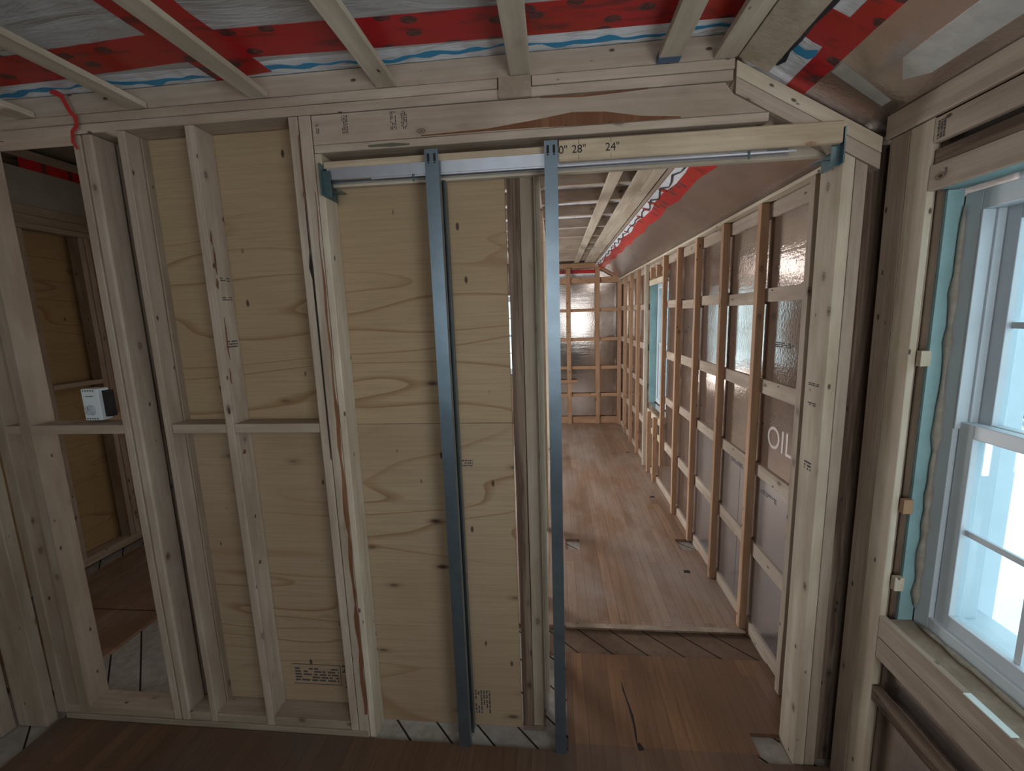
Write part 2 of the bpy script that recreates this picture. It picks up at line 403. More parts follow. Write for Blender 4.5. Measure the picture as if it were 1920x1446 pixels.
# gouges and holes in the floor boards
def sliver(name, pts, z=.0004):
    me = bpy.data.meshes.new(name); vs = [(x, y, z) for x, y in pts]+[(x, y, z-.003) for x, y in pts]; n = len(pts)
    me.from_pydata(vs, [], [tuple(range(n))]+[(i, n+i, n+(i+1) % n, (i+1) % n) for i in range(n)]); me.update()
    return st(link(name, me, DARK))
sliver('floor_gouge', [(.288, 1.84), (.297, 1.75), (.312, 1.66), (.312, 1.60), (.306, 1.535), (.301, 1.535), (.303, 1.62), (.297, 1.70), (.284, 1.80)])
sliver('floor_gouge', [(.302, 1.535), (.306, 1.505), (.330, 1.512), (.316, 1.54)])
for x, y in ((.851, 2.75), (.888, 3.955), (.884, 5.30)): sliver('floor_hole', [(x-.02, y-.016), (x+.02, y-.016), (x+.02, y+.016), (x-.02, y+.016)])
for x, y in ((.235, 2.085), (.575, 2.10)): sliver('floor_hole', [(x-.018, y-.01), (x+.018, y-.016), (x+.02, y+.014), (x-.006, y+.018)], -.0194)

# ceilings
def quad(name, vs, mat, sub=1):
    me = bpy.data.meshes.new(name); me.from_pydata(vs, [], [(0, 1, 2, 3)]); me.update(); return link(name, me, mat)
st(boxes('ceiling', [((-2.6, .545), (-2.8, 1.53), (2.52, 2.56))], POLY))
st(boxes('ceiling_hall', [((-1.9, .68), (1.60, 6.9), (2.56, 2.60))], POLYW))
st(boxes('ceiling_side_room', [((-3.7, -1.88), (1.58, 6.9), (2.92, 2.96)), ((-1.92, -1.88), (1.60, 6.9), (2.56, 2.92)), ((-2.5, -1.6), (1.6, 1.64), (2.56, 2.95))], MEMBR))
def slab(name, x0, z0, x1, z1, y0, y1, th, mat):
    return st(prism(name, [(x0, z0), (x1, z1), (x1, z1+th), (x0, z0+th)], y0, y1, mat, ang=PI/2+SA, bev=0))
slab('ceiling_slope', .53, 2.255+.57*.47, 1.06, 2.255-.57*.06, -2.7, 1.60, .03, FOILS)
slab('ceiling_slope_hall', .62, 2.205+.57*.39, 1.06, 2.205-.57*.05, 1.60, 6.9, .03, FOILS)
st(boxes('roof', [((-3.8, 1.3), (-2.9, 7.1), (3.0, 3.05)), ((1.222, 1.3), (-2.9, 7.1), (2.36, 3.0)), ((1.045, 1.3), (-2.9, 7.1), (2.352, 2.38)), ((-3.8, 1.3), (-2.9, -2.8), (2.3, 3.0)),
    ((-2.7, -2.6), (-2.8, 1.4), (2.4, 3.0)), ((.5, 1.2), (1.602, 1.64), (2.46, 3.0))], MEMBR))  # unseen shell added above the ceilings to close light leaks
# walls : outer shells with window openings
def wall_x(name, x, y, z, holes, mat):
    bs = []; ys = y[0]
    for (a, b, c, d) in holes:
        bs.append((x, (ys, a), z)); bs.append((x, (a, b), (z[0], c))); bs.append((x, (a, b), (d, z[1]))); ys = b
    bs.append((x, (ys, y[1]), z)); return st(boxes(name, bs, mat))
def wall_y(name, x, y, z, holes, mat):
    bs = []; xs = x[0]
    for (a, b, c, d) in holes:
        bs.append(((xs, a), y, z)); bs.append(((a, b), y, (z[0], c))); bs.append(((a, b), y, (d, z[1]))); xs = b
    bs.append(((xs, x[1]), y, z)); return st(boxes(name, bs, mat))
wall_x('wall_right', (1.045, 1.22), (-2.8, 1.62), (-.06, 2.35), [(-1.7, -.5, .75, 2.01), (.44, 1.335, .735, 2.01)], FOILS)
wall_x('wall_right_hall', (1.018, 1.22), (1.62, 6.9), (-.06, 2.35), [(4.06, 4.80, .73, 2.0)], FOIL)
wall_y('wall_far', (-3.7, 1.2), (6.83, 7.0), (-.06, 3.0), [(-1.32, -.38, .78, 2.02)], FOIL)
wall_y('wall_back', (-2.6, 1.2), (-2.78, -2.68), (-.06, 2.6), [(-1.5, -.3, .8, 2.05)], MEMBR)
st(boxes('wall_left', [((-2.56, -2.50), (-2.7, 1.46), (-.06, 2.6))], PLY2))
wall_x('wall_left_side_room', (-3.62, -3.535), (1.4, 6.9), (-.06, 3.0), [(4.1, 5.1, .6, 2.2), (5.3, 6.5, .6, 2.2)], PLYY)
st(boxes('side_room_light_block', [((-3.53, -1.9), (3.45, 3.50), (-.019, 2.92))], PLYY))  # unseen panel added to shield the near side room from window light
st(boxes('wall_side_room_end', [((-3.62, -2.45), (1.40, 1.44), (-.06, 3.0))], PLY2))

# ================================================================== WINDOWS
def window(name, W, H, mw, cols=3, casing=True):
    """local: x width 0..W, z 0..H, y depth outward"""
    root = empty(name); root.matrix_world = mw; root['kind'] = 'structure'
    def part(nm, bs, mat, par=root, bev=.002):
        o = link(nm, boxes_mesh(bs, bev), mat); o.matrix_world = mw; o.parent = par
        o.matrix_parent_inverse = par.matrix_world.inverted() if par is root else par.matrix_world.inverted(); return o
    F = .05
    bpy.context.view_layer.update()
    part('window_frame', [((0, F), (0, .13), (0, H)), ((W-F, W), (0, .13), (0, H)), ((F, W-F), (0, .13), (H-F, H)), ((F, W-F), (0, .13), (0, F)),
                          ((F, F+.012), (.03, .05), (H*.5, H-F)), ((F, F+.016), (.075, .085), (H*.5, H-F)), ((W-F-.012, W-F), (.03, .05), (H*.5, H-F)),
                          ((F, F+.006), (-.001, .03), (H*.5, H-F))], VINYL)
    part('window_sill', [((-.02, W+.02), (.13, .20), (-.03, .03))], VINYL)
    def sash(nm, z0, z1, y0, zb):
        s = .042; x0 = F+.004; x1 = W-F-.004
        o = part(nm, [((x0, x0+s), (y0, y0+.032), (z0, z1)), ((x1-s, x1), (y0, y0+.032), (z0, z1)), ((x0+s, x1-s), (y0, y0+.032), (z1-.038, z1)), ((x0+s, x1-s), (y0, y0+.032), (z0, z0+zb))], VINYL)
        bpy.context.view_layer.update()
        bars = [((x0+s, x1-s), (y0+.012, y0+.02), ((z0+z1)/2-.008, (z0+z1)/2+.008))]
        for k in range(1, cols):
            xx = x0+s+(x1-x0-2*s)*k/cols; bars.append(((xx-.008, xx+.008), (y0+.012, y0+.02), (z0+zb, z1-.038)))
        part('muntin_grid', bars, VINYL, o, 0)
        part('glass_pane', [((x0+s-.004, x1-s+.004), (y0+.015, y0+.017), (z0+zb-.004, z1-.034))], GLASS, o, 0)
        return o
    lo_ = sash('lower_sash', F*.8, H*.5+.02, .012, .05); sash('upper_sash', H*.5-.018, H-F*.9, .052, .038)
    part('sash_lock', [((W/2-.03, W/2+.03), (-.006, .014), (H*.5+.018, H*.5+.03))], VINYL)
    return root
MX = lambda y, x, z: Matrix.Translation((x, y, z)) @ Matrix.Rotation(-PI/2, 4, 'Z')      # x -> -Y , y -> +X
window('window_1', .885, 1.25, MX(1.325, 1.09, .74), 4)
window('fill_window_7', 1.18, 1.25, MX(-.51, 1.09, .755), 4)  # out-of-view window added for more light from this side
window('window_2', .72, 1.25, MX(4.79, 1.09, .74), 2)
window('window_3', .93, 1.22, Matrix.Translation((-1.315, 6.87, .79)), 2)
MXL = lambda y, x, z: Matrix.Translation((x, y, z)) @ Matrix.Rotation(PI/2, 4, 'Z')
window('fill_window_5', .98, 1.58, MXL(4.11, -3.54, .61), 3)  # unseen side room window, added to brighten the hall
window('fill_window_6', 1.18, 1.58, MXL(5.31, -3.54, .61), 3)  # second unseen window added for hall light
window('fill_window_4', 1.18, 1.23, Matrix.Translation((-.31, -2.69, .81)) @ Matrix.Rotation(PI, 4, 'Z'), 4)  # unseen back window, added as fill from behind the camera

# ================================================================== PARTITION FRAME (near room)
B = YP; BK = YB
def stud(x0, x1, label, z=(.004, 2.388), y=(B, BK), mat=None, **kw):
    return wood('wall_stud', (x0, x1), y, z, mat or SPRUCE, label, 'stud', 'partition wall studs', ax='Z', **kw)
wood('sole_strip', (-2.2, -.80), (B-.006, BK-.005), (-.018, .020), SPRUCE_D, 'long thin wooden sole strip lying on the subfloor under the bottom plate blocks', 'board')
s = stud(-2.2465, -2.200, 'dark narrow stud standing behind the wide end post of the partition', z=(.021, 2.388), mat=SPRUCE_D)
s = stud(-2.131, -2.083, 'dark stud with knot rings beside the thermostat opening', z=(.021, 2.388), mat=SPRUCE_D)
s = stud(-1.676, -1.645, 'thin stud with a chipped edge on the thermostat side of a tight pair', z=(.021, 2.385))
s = stud(-1.641, -1.602, 'rounded stud on the plywood side of a tight pair', z=(.021, 2.385), ch=.006)
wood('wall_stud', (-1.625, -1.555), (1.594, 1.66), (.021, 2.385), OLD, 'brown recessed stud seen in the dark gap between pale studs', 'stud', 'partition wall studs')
s = stud(-1.502, -1.474, 'smooth pale stud at the edge of the plywood lining', z=(.021, 2.388), y=(B, 1.560))
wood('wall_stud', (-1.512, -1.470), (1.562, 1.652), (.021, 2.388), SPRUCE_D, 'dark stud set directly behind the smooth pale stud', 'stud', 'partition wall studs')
s = stud(-1.246, -1.213, 'lone stud with bark holes and ink stamps in the middle of the plywood bay', z=(.021, 2.388))
for yy, zz, hh, ww in ((1.512, 2.02, .05, .006), (1.516, 1.94, .10, .007), (1.512, 1.86, .04, .009), (1.522, 1.66, .16, .006), (1.515, 1.52, .06, .005), (1.535, 1.22, .02, .012), (1.54, .75, .018, .012)):
    ribbon('bark_pocket', [(-1.2123, yy, zz+hh/2), (-1.2123, yy+.002, zz+hh*.2), (-1.2123, yy-.001, zz-hh*.2), (-1.2123, yy+.003, zz-hh/2)], [.001, ww, ww*1.3, .001], (1, 0, 0), .0009, BARK, s)
for z in (1.87, 1.80): stamp(s, (-1.2128, 1.578, z), (0, -1, 0), (0, 0, 1), (1, 0, 0), .05, .016, 2, int(z*100))
stamp(s, (-1.2128, 1.575, 1.625), (0, -1, 0), (0, 0, 1), (1, 0, 0), .055, .03, 3, 9)
s = stud(-.872, -.840, 'knotty king stud with a long dark split beside the pocket door frame', z=(.004, 2.388))
ribbon('split_crack', [(-.8395, B-.0008, 2.2), (-.8400, B-.0008, 1.95), (-.842, B-.0008, 1.90), (-.8385, B-.0008, 1.86), (-.8395, B-.0008, 1.2)], [.002, .004, .014, .006, .003], (0, -1, 0), .0008, DARK, s)
s = stud(-.836, -.794, 'trimmer stud with brown bark edge carrying the pocket door header', z=(-.018, 2.388))
_r = random.Random(4)
ribbon('bark_edge', [(-.8005+.002*math.sin(k*1.3), B-.0006, 2.15-.05*k) for k in range(42)], [max(.001, (.003+.014*min(1, k/22))*_r.uniform(.35, 1.15)) for k in range(42)], (0, -1, 0), .001, BARK, s)
ribbon('bark_edge', [(-.839, B-.001, 2.33), (-.84, B-.001, 2.2), (-.838, B-.001, 2.1)], .004, (0, -1, 0), .001, BARK, s)
wood('jack_stud', (-.792, -.768), (B+.002, BK), (-.018, 2.268), SPRUCE_W, 'fresh pale jack stud facing the pocket door opening', 'stud', None, bow=.004, ax='Z')
# far end post, nailed on the side wall
wood('corner_post', (-2.394, -2.248), (1.455, 1.497), (-.012, 2.388), SPRUCE_D, 'wide plank post at the dark corner where the two walls meet', 'post', ax='Z')
wood('corner_post', (-2.50, -2.40), (1.40, 1.45), (-.015, 2.5), SPRUCE_D, 'hidden-side plank set behind the wide corner post', 'post', ax='Z')
# bottom plate blocks between studs
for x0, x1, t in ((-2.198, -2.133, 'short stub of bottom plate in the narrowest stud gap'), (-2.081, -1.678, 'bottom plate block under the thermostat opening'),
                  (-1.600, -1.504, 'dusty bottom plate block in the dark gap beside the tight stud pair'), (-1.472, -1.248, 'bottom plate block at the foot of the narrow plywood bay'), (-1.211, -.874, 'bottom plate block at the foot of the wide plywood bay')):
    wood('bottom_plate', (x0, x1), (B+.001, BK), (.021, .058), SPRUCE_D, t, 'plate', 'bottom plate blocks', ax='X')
for x0, x1, t in ((-2.198, -2.133, 'tiny blocking piece beside the corner post at mid height'), (-2.081, -1.678, 'blocking board below the white thermostat'),
                  (-1.468, -1.248, 'short blocking board across the narrow plywood bay'), (-1.211, -.874, 'long blocking board across the wide plywood bay')):
    wood('blocking_board', (x0, x1), (B+.001, BK), (1.304, 1.339), SPRUCE, t, 'board', 'mid-height blocking boards', ax='X')
# top plates
wood('top_plate', (-2.45, .55), (B-.001, BK), (2.390, 2.4195), SPRUCE, 'lowest long top plate resting on the partition studs', 'plate', ax='X', bow=0)
wood('top_plate', (-2.45, -.165), (B-.002, BK), (2.421, 2.4505), SPRUCE, 'middle top plate running from the corner post to the end grain block', 'plate', ax='X', bow=0)
wood('top_plate', (-.055, .553), (B-.002, BK), (2.421, 2.4505), SPRUCE, 'middle top plate running from the end grain block to the sloped rafter plates', 'plate', ax='X', bow=0)
wood('top_plate', (-2.45, .553), (B-.001, BK), (2.452, 2.517), SPRUCE, 'uppermost ledger board directly under the ceiling sheet', 'plate', ax='X', bow=0)
k = wood('end_block', (-.160, -.058), (B-.012, B-.0025), (2.387, 2.4485), SPRUCE_D, 'square end grain block under a ceiling strap', 'block', ax='Y')
# header board with raked end
hdr = prism('header_board', [(-.790, 2.296), (.655, 2.296), (.555, 2.352), (.528, 2.387), (-.790, 2.387)], B, B+.037, SPRUCE, ang=PI/2)
tag(hdr, 'wide stamped header board with raked end and dark bark along its lower edge', 'board')
ribbon('bark_edge', [(-.42, B-.0002, 2.300), (-.2, B-.0002, 2.303), (-.05, B-.0002, 2.310), (.07, B-.0002, 2.316), (.17, B-.0002, 2.313), (.28, B-.0002, 2.303), (.40, B-.0002, 2.298)], [.003, .007, .022, .040, .034, .014, .003], (0, -1, 0), .0012, BARK, hdr)
ribbon('bark_edge', [(-.03, B-.0002, 2.385), (.1, B-.0002, 2.381), (.2, B-.0002, 2.383), (.3, B-.0002, 2.386)], [.002, .007, .005, .002], (0, -1, 0), .001, BARK, hdr)
for x in (-.665, -.500, -.463): stamp(hdr, (x, B-.0003, 2.325), (0, 0, 1), (-1, 0, 0), (0, -1, 0), .055, .022, 4, int(abs(x)*1000))
stamp(hdr, (-.765, B-.0003, 2.33), (0, 0, 1), (-1, 0, 0), (0, -1, 0), .03, .012, 2, 77)
led = wood('ledge_plate', (-.788, .658), (B-.001, BK), (2.270, 2.2945), SPRUCE, 'laminated ledge plate between header board and pocket door header', 'plate', ax='X', bow=0)
ribbon('charred_stain', [(-.60, B-.0018, 2.280), (-.52, B-.0018, 2.279), (-.46, B-.0018, 2.277)], [.006, .012, .004], (0, -1, 0), .0004, mat_plain('green_black_stain', (.10, .10, .07), .9), led)
# sloped rafter plates
def sloped(name, x0, x1, ztop0, th, y0, y1, mat, label, cat, cutx0=True):
    """strip whose top edge passes (x0, ztop0) falling at the roof slope; vertical cuts"""
    z1 = ztop0+SL*(x1-x0)
    p = prism(name, [(x0, ztop0), (x1, z1), (x1, z1-th), (x0, ztop0-th)], y0, y1, mat, ang=PI/2+SA)
    return tag(p, label, cat)
sloped('rafter_plate', .558, .985, 2.4445, .0445, B-.004, BK, SPRUCE_W, 'upper of two pale sloped plates under the roof corner', 'plate')
sloped('rafter_plate', .558, .985, 2.3985, .0445, B-.003, BK, SPRUCE, 'lower of two pale sloped plates under the roof corner', 'plate')
# posts on the window side
def post(x0, x1, y, label, mat, zt=2.3525, z0=-.016):
    zz = lambda x: zt+SL*(x-.558)-.001
    p = prism('door_post', [(x0, z0), (x1, z0), (x1, zz(x1)), (x0, zz(x0))], y[0], y[1], mat)
    return tag(p, label, 'post', 'posts beside the doorway')
post(.880, .9155, (B, 1.612), 'knotty pale door post facing the doorway with ink stamps on its side', SPRUCE_W)
dp = bpy.data.objects[-1] if False else [o for o in COL.objects if o.name.startswith('door_post')][-1]
stamp(dp, (.8797, 1.53, 1.44), (0, 1, 0), (0, 0, 1), (-1, 0, 0), .06, .012, 2, 31); stamp(dp, (.8797, 1.54, 1.37), (0, 1, 0), (0, 0, 1), (-1, 0, 0), .045, .014, 2, 32)
stamp(dp, (.8797, 1.54, 1.14), (0, 1, 0), (0, 0, 1), (-1, 0, 0), .04, .035, 3, 33)
post(.9185, .954, (B+.002, 1.60), 'second pale door post nailed behind the stamped one', SPRUCE)
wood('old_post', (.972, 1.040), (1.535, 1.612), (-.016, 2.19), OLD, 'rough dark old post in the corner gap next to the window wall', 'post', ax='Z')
wood('threshold_block', (.878, .958), (1.498, 1.61), (-.0195, -.0165), SPRUCE_D, 'flat wood offcut under the door posts', 'board', ax='X', ch=.0005, jit=.0001)
# floor offcut under the post
# ------------------------------------------------------------------ plywood behind the partition
tag(box('plywood_panel', (-1.470, -.162), (1.590, 1.603), (1.314, 2.389), PLY, bev=.001), 'upper plywood sheet with cathedral grain behind the studs and pocket door frame', 'plywood', 'plywood sheets')
pl = tag(box('plywood_panel', (-1.470, -.162), (1.590, 1.603), (-.015, 1.312), PLY2, bev=.001), 'lower scuffed plywood sheet with ink marks reaching the subfloor', 'plywood', 'plywood sheets')
stamp(pl, (-1.155, 1.5899, .155), (1, 0, 0), (0, 0, 1), (0, -1, 0), .20, .07, 5, 41)
boxes('stamp_border', [((-1.165, -.945), (1.5893, 1.5897), (.238, .241)), ((-1.165, -.945), (1.5893, 1.5897), (.142, .145)), ((-.948, -.945), (1.5893, 1.5897), (.142, .241))], INK, pl)
text('sheet_number', '21', (-.915, 1.5895, .222), .05, FACE, BLACK, pl); text('sheet_letter', 'J', (-.922, 1.5895, .155), .045, FACE, BLACK, pl)
stamp(pl, (-.36, 1.5899, .045), (0, 0, 1), (1, 0, 0), (0, -1, 0), .11, .07, 6, 43); stamp(pl, (-.37, 1.5899, 1.14), (1, 0, 0), (0, 0, 1), (0, -1, 0), .05, .03, 3, 44)
wood('old_door_post', (-.155, -.112), (1.584, 1.665), (.004, 2.30), OLD, 'rough brown streaked post at the plywood edge', 'post', ax='Z')
wood('old_door_post', (-.110, -.070), (1.586, 1.665), (.004, 2.30), SPRUCE_D, 'smoother pale post backing the brown streaked one', 'post', ax='Z')
wood('post_base', (-.158, -.062), (1.580, 1.665), (-.017, .003), OLD, 'grey weathered block under the streaked post', 'block', ax='X')

# ================================================================== POCKET DOOR FRAME
pd = empty('pocket_door_header', (0, B, 2.2))
tag(pd, 'pale pocket door header marked in inches with its metal track', 'door frame')
fr = wood('front_rail', (.026, .862), (B-.022, B-.002), (2.187, 2.2495), MARKED, parent=pd, ax='X', bow=0, ch=.004)
wood('front_rail', (-.764, .018), (B+.006, B+.026), (2.2225, 2.244), MARKED, parent=pd, ax='X', bow=0)
wood('back_rail', (-.764, .866), (1.562, 1.586), (2.177, 2.2495), STRAP, parent=pd, ax='X', bow=0)
boxes('track', [((-.755, .66), (B+.004, B+.006), (2.185, 2.2215)), ((-.755, .745), (B+.006, B+.052), (2.218, 2.221)), ((-.755, .745), (B+.052, B+.054), (2.184, 2.221)),
                ((-.755, .66), (B+.006, B+.016), (2.185, 2.187)), ((-.755, .745), (B+.042, B+.052), (2.184, 2.186)), ((-.60, .745), (B+.001, B+.006), (2.178, 2.183))], TRACKM, pd)
tx = FACE
for s_, x in (('30"', .030), ('28"', .0875), ('24"', .1905)):
    text('inch_mark', s_, (x, B-.0229, 2.2185), .033, tx, BLACK, fr)
for x_ in (.087, .1862, -.0): 
    for z_ in (2.1885, 2.234):
        if x_ > 0: boxes('cut_line', [((x_-.0006, x_+.0006), (B-.0230, B-.0222), (z_, z_+.014))], BLACK, fr)
for sx, xx in ((-1, -.766), (1, .868)):
    bs = [((xx-.026 if sx > 0 else xx, xx if sx > 0 else xx+.026), (B-.004, B-.002), (2.128, 2.212)), ((xx-.002, xx+.002), (B-.024, 1.588), (2.13, 2.232)),
          ((xx-.05 if sx > 0 else xx, xx if sx > 0 else xx+.05), (B+.02, B+.06), (2.150, 2.153))]
    br = boxes('mounting_bracket', bs, BRACKET, pd, .0006)
for x, y, z in ((.607, B+.0, 2.1815), (-.455, B+.0, 2.180)):
    bm = bmesh.new(); bmesh.ops.create_cone(bm, cap_ends=True, segments=8, radius1=.004, radius2=.004, depth=.022); me = bpy.data.meshes.new('pin'); bm.to_mesh(me); bm.free()
    link('hanger_pin', me, BRACKET, pd, Matrix.Translation((x, y, z-.006)))
def steel(x0, x1, label):
    e = empty('steel_split_stud', (x0, B, 0)); tag(e, label, 'door frame', 'steel pocket door studs')
    t = .0014; d = .030
    for nm, ya, yb, z1 in (('front_channel', B-.0245, B-.0245+d, 2.2495), ('rear_channel', BK-.006, BK-.006-d, 2.17)):
        s = 1 if yb > ya else -1; yy = lambda a, b_: (min(a, b_), max(a, b_))
        o_ = boxes(nm, [((x0, x1), yy(ya, ya+s*t), (-.017, z1)), ((x0, x0+t), yy(ya+s*t, yb), (-.017, 2.176)), ((x1-t, x1), yy(ya+s*t, yb), (-.017, 2.176)),
                   ((x0+t, x0+.008), yy(yb-s*t, yb), (-.017, 2.176)), ((x1-.008, x1-t), yy(yb-s*t, yb), (-.017, 2.176))], STEEL, e)
    for cx in (x0+(x1-x0)*.27, x0+(x1-x0)*.73):
        boxes('nail_slot', [((cx-.004, cx+.004), (B-.0251, B-.0246), (2.212, 2.236)), ((cx-.0028, cx+.0028), (B-.0251, B-.0246), (2.206, 2.21))], DARK, e)
steel(-.407, -.362, 'galvanised steel channel stud standing mid-pocket in front of the plywood')
steel(-.021, .021, 'galvanised steel channel stud at the edge of the open doorway')

# ================================================================== CEILING STRAPS (near room)
names = ['strap over the dark corner, only its end showing', 'strap beside the hanging red strand', 'strap crossing the patch of doubled red tape', 'strap above the wide plywood bay',
         'strap ending on the square end grain block', 'strap with a blue painted tip', 'pale strap closest to the roof slope']
for i, (a, b_) in enumerate(((-1.862, -1.797), (-1.432, -1.367), (-.992, -.928), (-.556, -.491), (-.124, -.058), (.323, .388), (.490, .558))):
    y0 = -2.6
    m = wood('ceiling_strap', (a, b_), (y0, 1.494), (2.4505, 2.469), STRAP, 'flat wooden ceiling '+names[i], 'strap', 'ceiling straps of the near room', ax='Y', bow=.0005)
    if i == 5: box('painted_tip', (a-.0003, b_+.0003), (1.463, 1.4945), (2.4497, 2.4700), mat_plain('blue_end_paint', (.08, .13, .22), .7, 0, .4), m)
sp_ = prism('ceiling_strap', [(.5605, 2.4495), (.648, 2.4495+SL*.0875), (.655, 2.4495+SL*.0875+.017), (.565, 2.468)], -2.6, 1.494, STRAP)
tag(sp_, 'wide weathered strap lying along the top of the roof slope', 'strap', 'ceiling straps of the near room')
# cross battens above the straps in the near room (hold them off the sheet)
for y in (-.95, -1.6): wood('ceiling_batten', (-2.4, .50), (y, y+.04), (2.470, 2.519), STRAP, 'hidden cross batten above the ceiling straps %s' % ('midway' if y > -1.2 else 'by the added back window'), 'strap', ax='X')
# tape, paint line
tp = ribbon('sheathing_tape', [(-2.4, 1.375, 2.5195), (-1.6, 1.352, 2.5195), (-1.15, 1.325, 2.5195), (-.5, 1.345, 2.5195), (.1, 1.357, 2.5195), (.54, 1.36, 2.5195)], .132, (0, 0, -1), .001, TAPE)
tag(tp, 'long red sheathing tape with black oval prints running along the ceiling edge', 'tape', 'red tapes on the ceiling sheet')
tp = ribbon('sheathing_tape', [(-1.02, -.6, 2.5188), (-1.03, .6, 2.5188), (-1.03, 1.2, 2.5188), (-1.0, 1.49, 2.5188)], [.2, .2, .19, .21], (0, 0, -1), .001, TAPE)
tag(tp, 'red tape seam running back over the room beneath the third strap', 'tape', 'red tapes on the ceiling sheet')
tp = ribbon('sheathing_tape', [(-1.72, -.6, 2.5188), (-1.70, .6, 2.5188), (-1.66, 1.33, 2.5188)], .10, (0, 0, -1), .001, TAPE)
tag(tp, 'dim red tape seam running back over the dark side of the ceiling', 'tape', 'red tapes on the ceiling sheet')
pts = []; wd = []
for i in range(150):
    x = -2.4+i*2.93/149; pts.append((x, 1.468+.009*math.sin(x*9)+.006*math.sin(x*23+1)+.004*math.sin(x*61), 2.5185)); wd.append(max(.004, .015+.008*math.sin(x*13)+.006*math.sin(x*47)+.004*math.sin(x*80)))
tag(ribbon('blue_paint_line', pts, wd, (0, 0, -1), .0006, BLUEINK), 'wavy blue line along the white edge of the ceiling sheet', 'paint line')
tag(ribbon('sheet_edge', [(-2.4, 1.463, 2.5194), (.535, 1.463, 2.5194)], .077, (0, 0, -1), .0004, POLYW), 'white lapped edge of the ceiling sheet below the red tape', 'plastic sheet')
tag(ribbon('red_strand', [(-1.69, 1.47, 2.518), (-1.655, 1.472, 2.50), (-1.640, 1.478, 2.452), (-1.628, 1.482, 2.435), (-1.632, 1.486, 2.41), (-1.655, 1.488, 2.392), (-1.66, 1.488, 2.36), (-1.648, 1.488, 2.335)], [.02, .016, .014, .016, .014, .013, .012, .006], (0, -1, 0), .0015, THREAD), 'torn red tape strand dangling from the ceiling over the studs', 'strand')
# slope: tape, white patch, black marks
nS = Vector((-.57, 0, -1)).normalized(); zs = lambda x: 2.255+.57*(1.0-x)
def onS(x, y, off=.0006): return Vector((x, y, zs(x)))+nS*off
def patch(name, pts, mat, off, parent=None, th=.0006):
    bm = bmesh.new(); top = [bm.verts.new(onS(x, y, off+th)) for x, y in pts]; bot = [bm.verts.new(onS(x, y, off)) for x, y in pts]; n = len(pts)
    bm.faces.new(top); bm.faces.new(bot[::-1])
    for i in range(n): bm.faces.new((top[i], top[(i+1) % n], bot[(i+1) % n], bot[i]))
    bmesh.ops.recalc_face_normals(bm, faces=bm.faces)
    me = bpy.data.meshes.new(name); bm.to_mesh(me); bm.free(); return link(name, me, mat, parent)
tag(patch('sheet_patch', [(.62, -2.5), (.76, -2.5), (.76, 1.59), (.62, 1.59)], POLYW, .0004), 'white sheet strip showing beside the red tape on the roof slope', 'plastic sheet')
tag(patch('sheathing_tape', [(.735, -2.5), (.79, -2.5), (.793, 1.268), (.778, 1.262), (.793, 1.27), (.796, 1.44), (.796, 1.59), (.742, 1.59), (.741, 1.418), (.738, 1.385), (.712, 1.386), (.688, 1.381), (.647, 1.385), (.645, 1.27), (.735, 1.27)], TAPE, .0012), 'red tape on the roof slope with a torn square corner', 'tape', 'red tapes on the ceiling sheet')
tag(patch('blue_paint_line', [(.646, 1.455), (.650, 1.425), (.679, 1.412), (.712, 1.425), (.736, 1.402), (.743, 1.425), (.734, 1.449), (.70, 1.45), (.672, 1.437)], BLUEINK, .0014), 'blue paint squiggle on the white patch of the roof slope', 'paint line')
tag(ribbon('sealant_bead', [onS(.700, -.4, .0022), onS(.690, .9, .0022), onS(.686, 1.26, .0022), onS(.684, 1.33, .0022), onS(.687, 1.395, .0022), onS(.682, 1.45, .0022), onS(.690, 1.49, .0022), onS(.682, 1.52, .0022)], [.012, .012, .016, .008, .009, .012, .014, .01], nS, .003, SEAL), 'black sealant smear showing through the tape on the roof slope', 'sealant')
ft = lambda a, b_, c, d: [(a, -2.5), (b_, -2.5), (d, 1.42), (c, 1.40)]
tag(patch('foil_seam', [(.885, -2.5), (.955, -2.5), (.955, 1.30), (.93, 1.36), (.885, 1.30)], mat_plain('foil_seam_painted_glare', (.62, .64, .63), .35, .45, .3, bump=.5, nscale=30), .0006), 'foil seam strip with a painted-in bright reflection along the roof slope', 'tape')  # reflected light on the foil strip is put into this paler colour
tag(patch('foil_seam', [(.80, 1.40), (.96, 1.44), (.96, 1.475), (.80, 1.45)], mat_plain('cross_foil_seam', (.55, .55, .52), .4, .4, .3, bump=.4, nscale=25), .0007), 'pale cross seam tape at the low corner of the roof slope', 'tape')

# ================================================================== WINDOW WALL (near room)
def wframe(name, x, y, z, mat, label, cat='board', **kw): return wood(name, x, y, z, mat, label, cat, 'boards framing the near window', **kw)
wframe('window_stud', (1.000, 1.019), (1.413, 1.487), (-.016, 2.186), SPRUCE, 'flat stud nearer the door posts on the window wall', 'stud', ax='Z')
ws = wframe('window_stud', (1.000, 1.019), (1.334, 1.411), (-.016, 2.186), SPRUCE_W, 'flat stud with a sunlit edge bordering the window opening', 'stud', ax='Z')
wframe('window_stud', (1.0225, 1.044), (1.36, 1.50), (-.016, 2.186), SPRUCE_D, 'dark backing stud behind the two flat window studs', 'stud', ax='Z')
wframe('window_stud', (1.000, 1.019), (.36, .44), (-.016, 2.186), SPRUCE, 'flat stud on the far side of the window opening by the camera', 'stud', ax='Z')
wframe('window_stud', (1.000, 1.019), (-.9, -.82), (-.016, 2.186), SPRUCE, 'flat stud farther back along the window wall', 'stud', ax='Z')
wframe('wall_strip', (.992, 1.010), (-2.6, 1.495), (2.190, 2.256), SPRUCE, 'sloping-ceiling side top strip above the window, first below the roof', ax='Y', bow=0)
